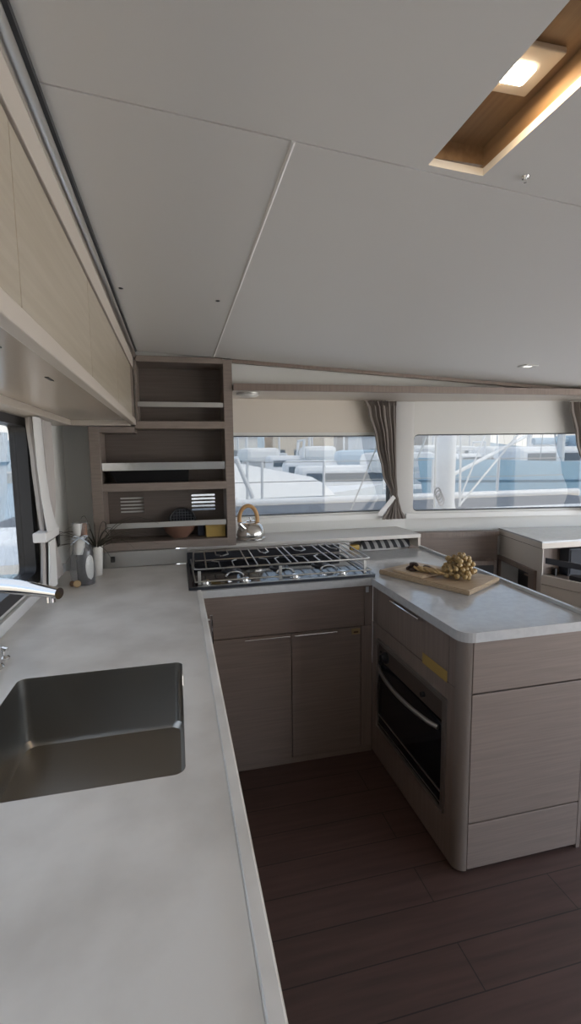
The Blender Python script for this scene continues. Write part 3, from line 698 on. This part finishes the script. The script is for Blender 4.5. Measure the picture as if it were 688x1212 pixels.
cc = thing('curtain', 'taupe gathered curtain tied back between the two front windows', 'curtain', (1.45, yc, 1.09))
obj('drape', drape(densify([(1.875, (1.255, yc), (1.485, yc), 1.), (1.84, (1.275, yc), (1.485, yc), .7), (1.62, (1.335, yc), (1.488, yc), 1.), (1.40, (1.385, yc), (1.49, yc), .9), (1.25, (1.448, yc), (1.497, yc), .5), (1.205, (1.468, yc), (1.508, yc), .4), (1.15, (1.432, yc), (1.53, yc), .5), (1.075, (1.39, yc), (1.568, yc), .6)], 4), 6, .016), TAUPE, cc, True)
bm = plate([(1.335, 1.115), (1.372, 1.100), (1.475, 1.225), (1.455, 1.245)], [], 0, .005, lambda u, v, t: (u, yc-.028+t, v)); obj('tieback', bm, LINING, cc)
obj('heading_tape', drape([(1.885, (1.25, yc), (1.488, yc), 1.3), (1.855, (1.262, yc), (1.487, yc), 1.3)], 9, .014), TAUPE, cc, True)
xr, yr = 2.60, 2.87
cR = thing('curtain', 'taupe curtain edge hanging at the far right window end', 'curtain', (2.8, 2.86, 1.4))
obj('drape', drape(densify([(1.878, (2.72, 2.885), (2.96, 2.83), 1.), (1.62, (2.775, 2.872), (2.965, 2.83), 1.), (1.40, (2.84, 2.86), (2.97, 2.83), .8), (1.22, (2.90, 2.846), (2.975, 2.83), .5), (1.1, (2.87, 2.85), (3.0, 2.82), .6)], 4), 6, .014), TAUPE, cR, True)
cL = thing('curtain', 'grey curtain with white lining strip at the left side window', 'curtain', (WL+.05, 2.3, .97))
XC = WL+.055
obj('drape', drape(densify([(1.69, (XC, 2.10), (XC, 2.43), 1.), (1.50, (XC, 2.14), (XC, 2.43), 1.), (1.33, (XC, 2.17), (XC, 2.41), .9), (1.21, (XC, 2.19), (XC, 2.37), .6), (1.16, (XC, 2.18), (XC, 2.38), .6), (.97, (XC, 2.13), (XC, 2.49), .9)], 5), 5, .016), GREYCLOTH, cL, True)
bm = B(); XL = XC+.024
strip = [(1.69, 2.085, 2.20), (1.5, 2.10, 2.215), (1.35, 2.13, 2.25), (1.24, 2.17, 2.32), (1.215, 2.18, 2.36)]
rows = []
for z, a, b in strip: rows.append([(XL+.006*sin(pi*i/6), a+(b-a)*i/6, z) for i in range(7)])
o = obj('lining', solid(sheet(rows), .003), LINING, cL, True); o['label'] = 'white lining fold'
o = obj('tieback', box(XC-.022, XL+.008, 2.135, 2.36, 1.178, 1.22, .006), LINING, cL); o['label'] = 'white tieback band'
bm = plate([(2.14, .968), (2.27, .968), (2.28, 1.174), (2.19, 1.174)], [], 0, .006, lambda u, v, t: (XL+t, u, v))
o = obj('lining', bm, LINING, cL); o['label'] = 'white lining fold below the tieback'

# ================================================================== CEILING FITTINGS
WARM = (1., .72, .42)
def emit(name, c, s): return mat(name, (.9, .9, .9), .5, emis=c, es=s)
dlt = thing('slot_downlight', 'lit square downlight on its plate inside the wooden ceiling slot', 'ceiling light', (.545, .695, 2.1))
obj('mount_plate', box(SL[0]+.002, SL[1]-.022, .652, .74, 2.098, 2.1075, .002), mat('cream plate', (.62, .54, .44), .4), dlt)
obj('lens', plate(rrect(.508, .552, .680, .716, .005), [], 2.094, 2.0985), emit('warm lens', (1., .86, .66), 7), dlt)
ld = bpy.data.lights.new('slot_downlight_glow', 'AREA'); ld.energy = .42; ld.size = .05; ld.color = WARM; ld.spread = pi
lo_ = bpy.data.objects.new('lamp', ld); col.objects.link(lo_); lo_.parent = dlt; lo_.location = (.531-.545, .698-.695, 2.0935-2.1)
zz = zc(1.873)
d2 = thing('recessed_downlight', 'square white recessed downlight in the ceiling above the right window', 'ceiling light', (1.873, 2.287, zz))
obj('bezel', plate(rrect(1.835, 1.911, 2.25, 2.325, .006), [rrect(1.852, 1.894, 2.267, 2.308, .004)], -.005, -.0002, cm), WHITE, d2)
obj('lens', plate(rrect(1.853, 1.893, 2.268, 2.307, .004), [], -.003, -.0002, cm), emit('white lens', (1, .93, .85), .9), d2)
for i, (x, y, nm) in enumerate(((-.158, 1.776, 'tiny dark screw in the ceiling panel nearest the overhead locker'), (.168, 1.793, 'tiny dark screw in the ceiling beside the pale seam'))):
    t = thing('screw', nm, 'screw', (x, y, zc(x)))
    obj('head', lathe([(0, -.003), (.005, -.0025), (.007, -.0005)], (x, y, zc(x)), 14), DARKFRAME, t, True)
    obj('washer', lathe([(.009, -.0015), (.009, -.0002), (.0, -.0002)], (x, y, zc(x)), 14), STEEL_DULL, t)
t = thing('press_stud', 'chrome press stud in the ceiling beside the wooden light slot', 'stud', (.678, .857, zc(.678)))
obj('collar', lathe([(.0, -.004), (.006, -.004), (.0075, -.0003)], (.678, .857, zc(.678)), 16), CHROME, t, True)
obj('pin', lathe([(0, -.012), (.003, -.011), (.003, -.003)], (.678, .857, zc(.678)), 12), CHROME, t, True)
t = thing('valance_light', 'round white light disc under the valance beside the shelf unit', 'ceiling light', (.435, 3.0, 1.89))
obj('disc', lathe([(0, -.022), (.05, -.021), (.062, -.014), (.064, -.0005)], (.43, 2.86, 1.895), 32), mat('white diffuser', (.68, .66, .62), .4), t, True)
obj('ring', lathe([(.064, -.010), (.069, -.008), (.069, -.0005), (.064, -.0005)], (.43, 2.86, 1.895), 32), STEEL_DULL, t, True)

# ================================================================== SALOON FURNITURE ON THE RIGHT
st = thing('bulkhead_locker', 'low wooden locker along the wall below the right window', 'cabinet', (1.95, 3.05, 0))
f3 = facet((1.60, WF), (3.05, 2.90))[1]
bk = lambda u0, u1, z0, z1, t0, t1: plate([(u0, z0), (u1, z0), (u1, z1), (u0, z1)], [], t0, t1, f3)
obj('top_cap', bk(0, .66, .935, .972, -.10, -.035), WOOD_V, st)
obj('front_panel', bk(0, .655, .42, .934, -.085, -.07), WOOD_H, st)
obj('base_ledge', bk(0, .60, .745, .775, -.18, -.086), WOOD_V, st)
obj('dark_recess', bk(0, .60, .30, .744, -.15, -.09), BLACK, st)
sc_ = thing('saloon_cabinet', 'white-topped laminate cabinet beyond the island with an open front shelf', 'cabinet', (2.6, 2.7, 0))
def skew(bm, k=.2, y0=2.45):   # left face leans inboard towards the viewer in plan
    for v in bm.verts: v.co.x += k*(v.co.y-y0)*max(0, min(1, (3.2-v.co.x)))
    return bm
X0 = 2.165
top = [(X0, 2.45), (3.3, 2.45), (3.3, 2.70), (2.95, 2.905), (2.285, 3.02)]
obj('top_slab', plate(top, [], .972, .982), WHITETOP, sc_)
obj('top_edge', plate(top, [], .938, .9715), WOOD_TRIM, sc_)
inn = [(X0+.008, 2.456), (3.29, 2.456), (3.29, 2.69), (2.945, 2.89), (2.287, 3.01)]
obj('shadow_gap', plate(inn, [], .933, .938), GAP, sc_)
sm = lambda u, v, t: (X0+.010+t+.21*(u-2.45), u, v)
NH = [(2.575, .45), (2.985, .45), (2.985, .755), (2.575, .755)]
obj('side_panel', plate([(2.455, 0), (3.01, 0), (3.01, .933), (2.455, .933)], [NH], 0, .006, sm), WOOD_TRIM, sc_)
obj('niche_frame', plate([(2.51, .42), (3.005, .42), (3.005, .785), (2.51, .785)], [NH], -.022, -.0005, sm), WOOD_V, sc_)
obj('niche_lining', plate([(2.54, .43), (3.0, .43), (3.0, .78), (2.54, .78)], [], .16, .17, sm), BLACK, sc_)
obj('niche_shelf', plate([(2.58, .44), (2.98, .44), (2.98, .452), (2.58, .452)], [], .02, .158, sm), BACKM, sc_)
obj('back_board', box(X0+.06, 3.19, 2.585, 2.597, .736, .932), WOOD_V, sc_)
obj('side_board', box(3.2, 3.3, 2.46, 2.66, 0, .932), WOOD_V, sc_)
# angled side locker with rail, a separate locker built into the cabinet
A = Vector((X0+.004, 2.45, 0)); Dv = Vector((.30, -.95, 0)).normalized(); nv = Vector((Dv.y, -Dv.x, 0))*-1
def am(u, v, t): return tuple(A+Dv*u+nv*t+Vector((0, 0, v)))
obj('drawer_front', plate([(0, 0), (.9, 0), (.9, .715), (0, .715)], [], 0, .018, am), WOOD_TRIM, sc_)
obj('locker_edge', plate([(0, .72), (.9, .72), (.9, .775), (0, .775)], [], -.003, .018, am), WOOD_TRIM, sc_)
obj('tray_floor', plate([(0.01, .722), (.9, .722), (.9, .734), (.22, .734), (0.01, .734)], [], .018, .20, am), WOOD_V, sc_)
obj('tray_floor', box(X0+.05, 3.19, 2.455, 2.655, .722, .734), WOOD_V, sc_)
obj('fiddle_bar', plate([(0.02, .850), (.9, .850), (.9, .885), (0.02, .885)], [], .0, .008, am), mat('dark smoked bar', (.05, .055, .065), .25), sc_)
for u in (.45, .88): obj('bar_post', plate([(u-.008, .776), (u+.008, .776), (u+.008, .886), (u-.008, .886)], [], .009, .016, am), DARKFRAME, sc_)
t = thing('storage_box', 'dark box standing on the open shelf of the saloon cabinet', 'box', (2.46, 2.58, .735))
obj('case', box(2.415, 2.56, 2.50, 2.58, .7348, .915, .006), mat('navy black case', (.018, .022, .032), .5), t)
obj('front_panel', box(2.423, 2.552, 2.495, 2.4995, .75, .907, .002), mat('dark grille', (.03, .033, .04), .8, bump=((1, 1, 1), 600, .5, .002)), t)
t = thing('black_case', 'small black case lying on the tray behind the dark bar', 'case', (2.3, 2.3, .735))
obj('shell', plate(rrect(.13, .27, .06, .12, .02), [], .7348, .765, lambda u, v, tt: am(u, tt, v)), BLACK, t)
obj('lid', plate(rrect(.128, .272, .058, .122, .02), [], .766, .79, lambda u, v, tt: am(u, tt, v)), BLACK, t)

# ================================================================== OUTSIDE
BOATW = mat('boat gelcoat', (.82, .83, .84), .35)
BOATG = mat('grey boat hull', (.45, .50, .55), .4)
BOATB = mat('blue boat cover', (.42, .54, .64), .6)
TARP = mat('white tarpaulin', (.84, .84, .83), .7)
TINT = mat('dark boat window', (.12, .16, .2), .15)
ALU = mat('mast aluminium', (.74, .75, .76), .4, .3)
ROPE = mat('rope', (.7, .7, .68), .8)
dk = struct('foredeck', plate([(-3, 3.3), (6, 3.3), (6.5, 5.2), (-3, 5.2)], [], .80, .86), BOATW)
# own hull wall so that no daylight leaks under the deck
tr = thing('trampoline', 'dark netting trampoline beyond the foredeck', 'trampoline', (2, 6, .8))
obj('net', box(-2, 6.5, 5.25, 6.86, .80, .815), mat('dark net', (.16, .18, .21), .8), tr)
obj('edge_beam', tube([(-2, 6.95, .84), (6.8, 6.95, .84)], .07, 12), BOATW, tr, True)
ra = thing('guard_rail', 'white stanchions and wires along the bow edge', 'rail', (2, 6.9, .85))
for x in (1.0, 1.22, 2.17, 4.0, 5.2): obj('stanchion', tube([(x, 6.95, .912), (x+.01, 6.95, 1.45)], .022, 10), BOATW, ra, True)
obj('stay', tube([(1.08, 6.95, .925), (.85, 6.95, 1.5)], .035, 8), BOATW, ra, True)
for z in (1.15, 1.44): obj('wire', tube([(-2, 6.95, z), (6.5, 6.95, z)], .006, 6), STEEL_DULL, ra)
mt = thing('mast', 'thick white mast rising from the foredeck outside the right window', 'mast', (2.86, 4.7, .86))
obj('spar', lathe([(.095, 0), (.095, 9)], (2.86, 4.7, .86), 20, sx=1., sy=1.3), BOATW, mt, True)
obj('foot', lathe([(.16, 0), (.16, .04), (.12, .06), (.11, .12)], (2.86, 4.7, .86), 20), ALU, mt, True)
obj('halyard', tube([(2.71, 4.66, .95), (2.75, 4.68, 6)], .012, 6), ROPE, mt, True)
obj('halyard', tube([(3.02, 4.66, .95), (2.99, 4.68, 6)], .014, 6), BOATW, mt, True)
obj('stay', tube([(3.05, 4.72, .95), (4.9, 5.15, 2.6)], .012, 6), BOATW, mt, True)
obj('stay', tube([(3.05, 4.72, 1.0), (3.9, 5.0, 2.6)], .009, 6), BOATW, mt, True)
obj('stay', tube([(1.9, 5.1, .87), (2.75, 4.72, 3.2)], .008, 6), STEEL_DULL, mt, True)
for k in range(4): obj('rope_coil', tube([(2.70+.035*cos(a)+.015*k, 4.58, 1.12-.03*k+.05*sin(a)) for a in [2*pi*i/14 for i in range(15)]], .009, 6), mat('dark rope %d' % k, (.2+.1*k, .22+.09*k, .26+.08*k), .8), mt, True)
obj('vang', tube([(2.95, 4.7, 1.30), (4.6, 5.6, 1.75)], .022, 8), BOATW, mt, True)
struct('bounce_deck', box(4.2, 6.6, -4, 3.0, .10, .16), BOATW)  # unseen white deck added to bounce sunlight up to the ceiling
# water and shore
struct('water', box(-80, 120, 7.6, 84, -1.6, -1.5), mat('harbour water', (.30, .42, .50), .2, bump=((1, 3, 1), 1.2, .5, .2)))
qd = struct('quay', box(-60, 100, 70, 84, -1.6, -.2), mat('quay stone', (.6, .58, .55), .8))
struct('hill', lathe([(60, 0), (52, 3), (35, 7.5), (15, 10.5), (0, 11)], (20, 150, -1.6), 40, sx=2.4, sy=.5), mat('hazy hill', (.42, .50, .55), .9), smooth=True)
def hull(bm, L, W, H, x=0, y=0, z=0):
    secs = []
    for i in range(13):
        t = i/12; w_ = W/2*(1-max(0, (t-.45)/.55)**2.2); sh = H*(1+.12*t*t)
        xx = x-L/2+L*t
        secs.append([(xx, y-w_, z+sh), (xx-.02*L*t, y-w_*.92, z+sh*.5), (xx-.05*L*t, y-w_*.55, z), (xx-.05*L*t, y+w_*.55, z), (xx-.02*L*t, y+w_*.92, z+sh*.5), (xx, y+w_, z+sh)])
    R = [[bm.verts.new(p) for p in s] for s in secs]
    for a, b in zip(R, R[1:]):
        for i in range(5): bm.faces.new((a[i], a[i+1], b[i+1], b[i]))
        bm.faces.new((a[5], a[0], b[0], b[5]))
    bm.faces.new(R[0]); bm.faces.new(R[-1][::-1]); bmesh.ops.remove_doubles(bm, verts=bm.verts, dist=.001); return bm
def put(bm, loc, rz):
    bmesh.ops.rotate(bm, matrix=Matrix.Rotation(rz, 3, 'Z'), verts=bm.verts); bmesh.ops.translate(bm, vec=loc, verts=bm.verts); return bm
def boat(label, loc, rz, L, W, H, hm, cabin=True, mast_h=0, cover=None, stripe=None, cat='boat', nm='moored_boat'):
    r = thing(nm, label, cat, loc)
    P_ = lambda name, bm, m_, s=False: obj(name, put(bm, loc, rz), m_, r, s)
    P_('hull', hull(B(), L, W, H), hm)
    if stripe: P_('stripe', hull(B(), L*1.004, W*1.012, H*.10, z=H*.72), stripe)
    if cabin:
        bm = B(); add_box(bm, -L*.22, L*.2, -W*.3, W*.3, H*.98, H*1.55, .12*H); P_('cabin', bm, BOATW)
        bm = B(); add_box(bm, -L*.18, L*.16, -W*.306, W*.306, H*1.18, H*1.38); P_('cabin_window', bm, TINT)
    if cover:
        bm = B(); add_box(bm, -L*.42, -L*.12, -W*.36, W*.36, H*1.35, H*1.85, .15*H); P_('canopy', bm, cover)
    if mast_h:
        P_('mast', lathe([(.13, 0), (.09, mast_h)], (L*.08, 0, H), 10), ALU, True)
        P_('boom', tube([(L*.08, 0, H+1.3), (-L*.38, 0, H+1.4)], .09, 8), ALU, True)
        P_('sail_cover', tube([(L*.06, 0, H+1.5), (-L*.15, 0, H+1.55), (-L*.38, 0, H+1.5)], .2, 10, radii=[.22, .18, .1]), cover or TARP, True)
        for s in (-1, 1): P_('shroud', tube([(L*.05, s*W*.45, H), (L*.08, 0, H+mast_h*.8)], .015, 5), STEEL_DULL)
        P_('forestay', tube([(L*.5, 0, H*1.1), (L*.08, 0, H+mast_h*.95)], .03, 5), ROPE)
    return r
# covered boat straight ahead
tb = boat('white boat under a peaked tarpaulin outside the left front window', (2.2, 13.5, -1.5), radians(8), 8.5, 3.2, 1.9, BOATW, cabin=False, stripe=BOATG)
bm = sheet([[(1.1*x_-.9, (y_)*1.5, 1.98+z_*(1-abs(x_)/4.4)) for y_, z_ in ((-1.05, 0), (-.6, .55), (0, .95), (.6, .55), (1.05, 0))] for x_ in (-2.4, -1.2, 0, 1.2, 2.4)])
obj('tarpaulin', put(bm, (2.2, 13.5, -1.5), radians(8)), TARP, tb, True)
boat('grey inflatable dinghy moored before the covered boat', (3.0, 10.6, -1.5), radians(5), 3.4, 1.6, 1.5, BOATG, cabin=False, nm='dinghy')
boat('white cabin cruiser with tinted windows with grey stripe right of the tarpaulin boat', (6.6, 19, -1.5), radians(170), 9, 3.2, 1.7, BOATW, cover=TARP, stripe=BOATG)
boat('white motorboat with blue canopy behind the cabin cruiser', (7.5, 25.5, -1.5), radians(165), 9, 3.2, 1.8, BOATW, cover=BOATB, stripe=BOATB)
boat('long pale blue sailboat nearest beyond the right window', (14.5, 14.5, -1.5), radians(176), 13, 3.6, 2.62, mat('pale blue hull', (.42, .60, .72), .4), cabin=False, mast_h=14, stripe=mat('steel blue stripe', (.24, .36, .46), .4))
boat('blue-hulled boat beyond the white mast', (21, 24, -1.5), radians(180), 13, 4, 2.2, mat('blue hull', (.33, .46, .58), .35), mast_h=15, cover=BOATB, stripe=BOATW)
boat('white sailboat with white sail cover behind the blue boat', (17.5, 32, -1.5), radians(176), 11, 3.8, 2.0, BOATW, mast_h=16)
boat('grey-hulled sailboat moored far right by the quay', (33, 33, -1.5), radians(185), 13, 4, 2.1, BOATG, mast_h=16, cover=TARP)
far = boat('white sailboat in the distant row of masts along the quay', (8, 62, -1.5), radians(90), 10, 3.2, 1.8, BOATW, mast_h=15, stripe=BOATG); far['group'] = 'distant sailboats along the quay'
for i in range(10):
    c = copy_tree(far); c.location = (13+4.9*i+random.uniform(-.6, .6), 62+random.uniform(-1.5, 1.5), -1.5)
boat('white sailboat at the left end of the far row', (6, 40, -1.5), radians(95), 11, 3.6, 2.0, BOATW, mast_h=15, cover=TARP)
boat('white sailboat with tinted cabin second in the far row', (12, 42, -1.5), radians(88), 11, 3.6, 1.9, BOATW, mast_h=14)
boat('white sailboat in the far row left of the quay houses', (20, 45, -1.5), radians(92), 12, 3.8, 2.1, BOATW, mast_h=17, cover=BOATB)
boat('white sailboat bow-on at the right end of the far row', (27, 46, -1.5), radians(90), 12, 3.8, 2.0, BOATW, mast_h=16)
boat('white yacht alongside the left wall window', (-7, 12, -1.5), radians(84), 16, 4.5, 3.6, BOATW, cover=TARP, stripe=BOATB)
yt = boat('white motor yacht with dark windows in the middle row of boats', (7.5, 32, -1.5), radians(178), 7.5, 3, 2.0, BOATW, cover=TARP, stripe=BOATG); yt['group'] = 'motor yachts in the middle row'
obj('window_band', put(box(-2.6, 2.4, -1.46, 1.46, 1.15, 1.4), (7.5, 32, -1.5), radians(178)), TINT, yt)
obj('radar_arch', put(tube([(-.8, -1.0, 2.9), (-.9, -.9, 4.1), (-.9, .9, 4.1), (-.8, 1.0, 2.9)], .09, 8), (7.5, 32, -1.5), radians(178)), BOATW, yt, True)
for x, y in ((29.5, 28), (25.5, 38)):
    c = copy_tree(yt); c.location = (x, y, -1.5)
HOUSE = [mat('pale wall', (.78, .76, .72), .8), mat('sand wall', (.70, .62, .52), .8), mat('blue grey wall', (.55, .60, .66), .8)]
ROOF = mat('terracotta roof', (.45, .26, .18), .8)
for i, (x, wd, ht, lab) in enumerate(((8, 9, 5, 'pale quayside house seen through the left front window'), (20, 10, 6, 'sand-coloured quayside house behind the masts'), (33, 11, 5, 'blue-grey quayside house behind the right boats'), (48, 12, 6.5, 'pale quayside house furthest right on the quay'))):
    t = thing('quay_house', lab, 'house', (x, 76, -.2))
    obj('walls', box(x-wd/2, x+wd/2, 74.5, 82, -.2, ht), HOUSE[i % 3], t)
    bm = B(); a = [bm.verts.new(p) for p in ((x-wd/2-.4, 74, ht), (x+wd/2+.4, 74, ht), (x+wd/2+.4, 82.5, ht), (x-wd/2-.4, 82.5, ht), (x-wd/2, 78.2, ht+1.6), (x+wd/2, 78.2, ht+1.6))]
    for q in ((0, 1, 5, 4), (2, 3, 4, 5), (1, 2, 5), (3, 0, 4), (3, 2, 1, 0)): bm.faces.new([a[k] for k in q])
    obj('roof', bm, ROOF, t)
    for k in range(4): obj('window', box(x-wd*.4+k*wd*.24, x-wd*.4+k*wd*.24+.9, 74.42, 74.52, 1.2, 2.6), TINT, t)
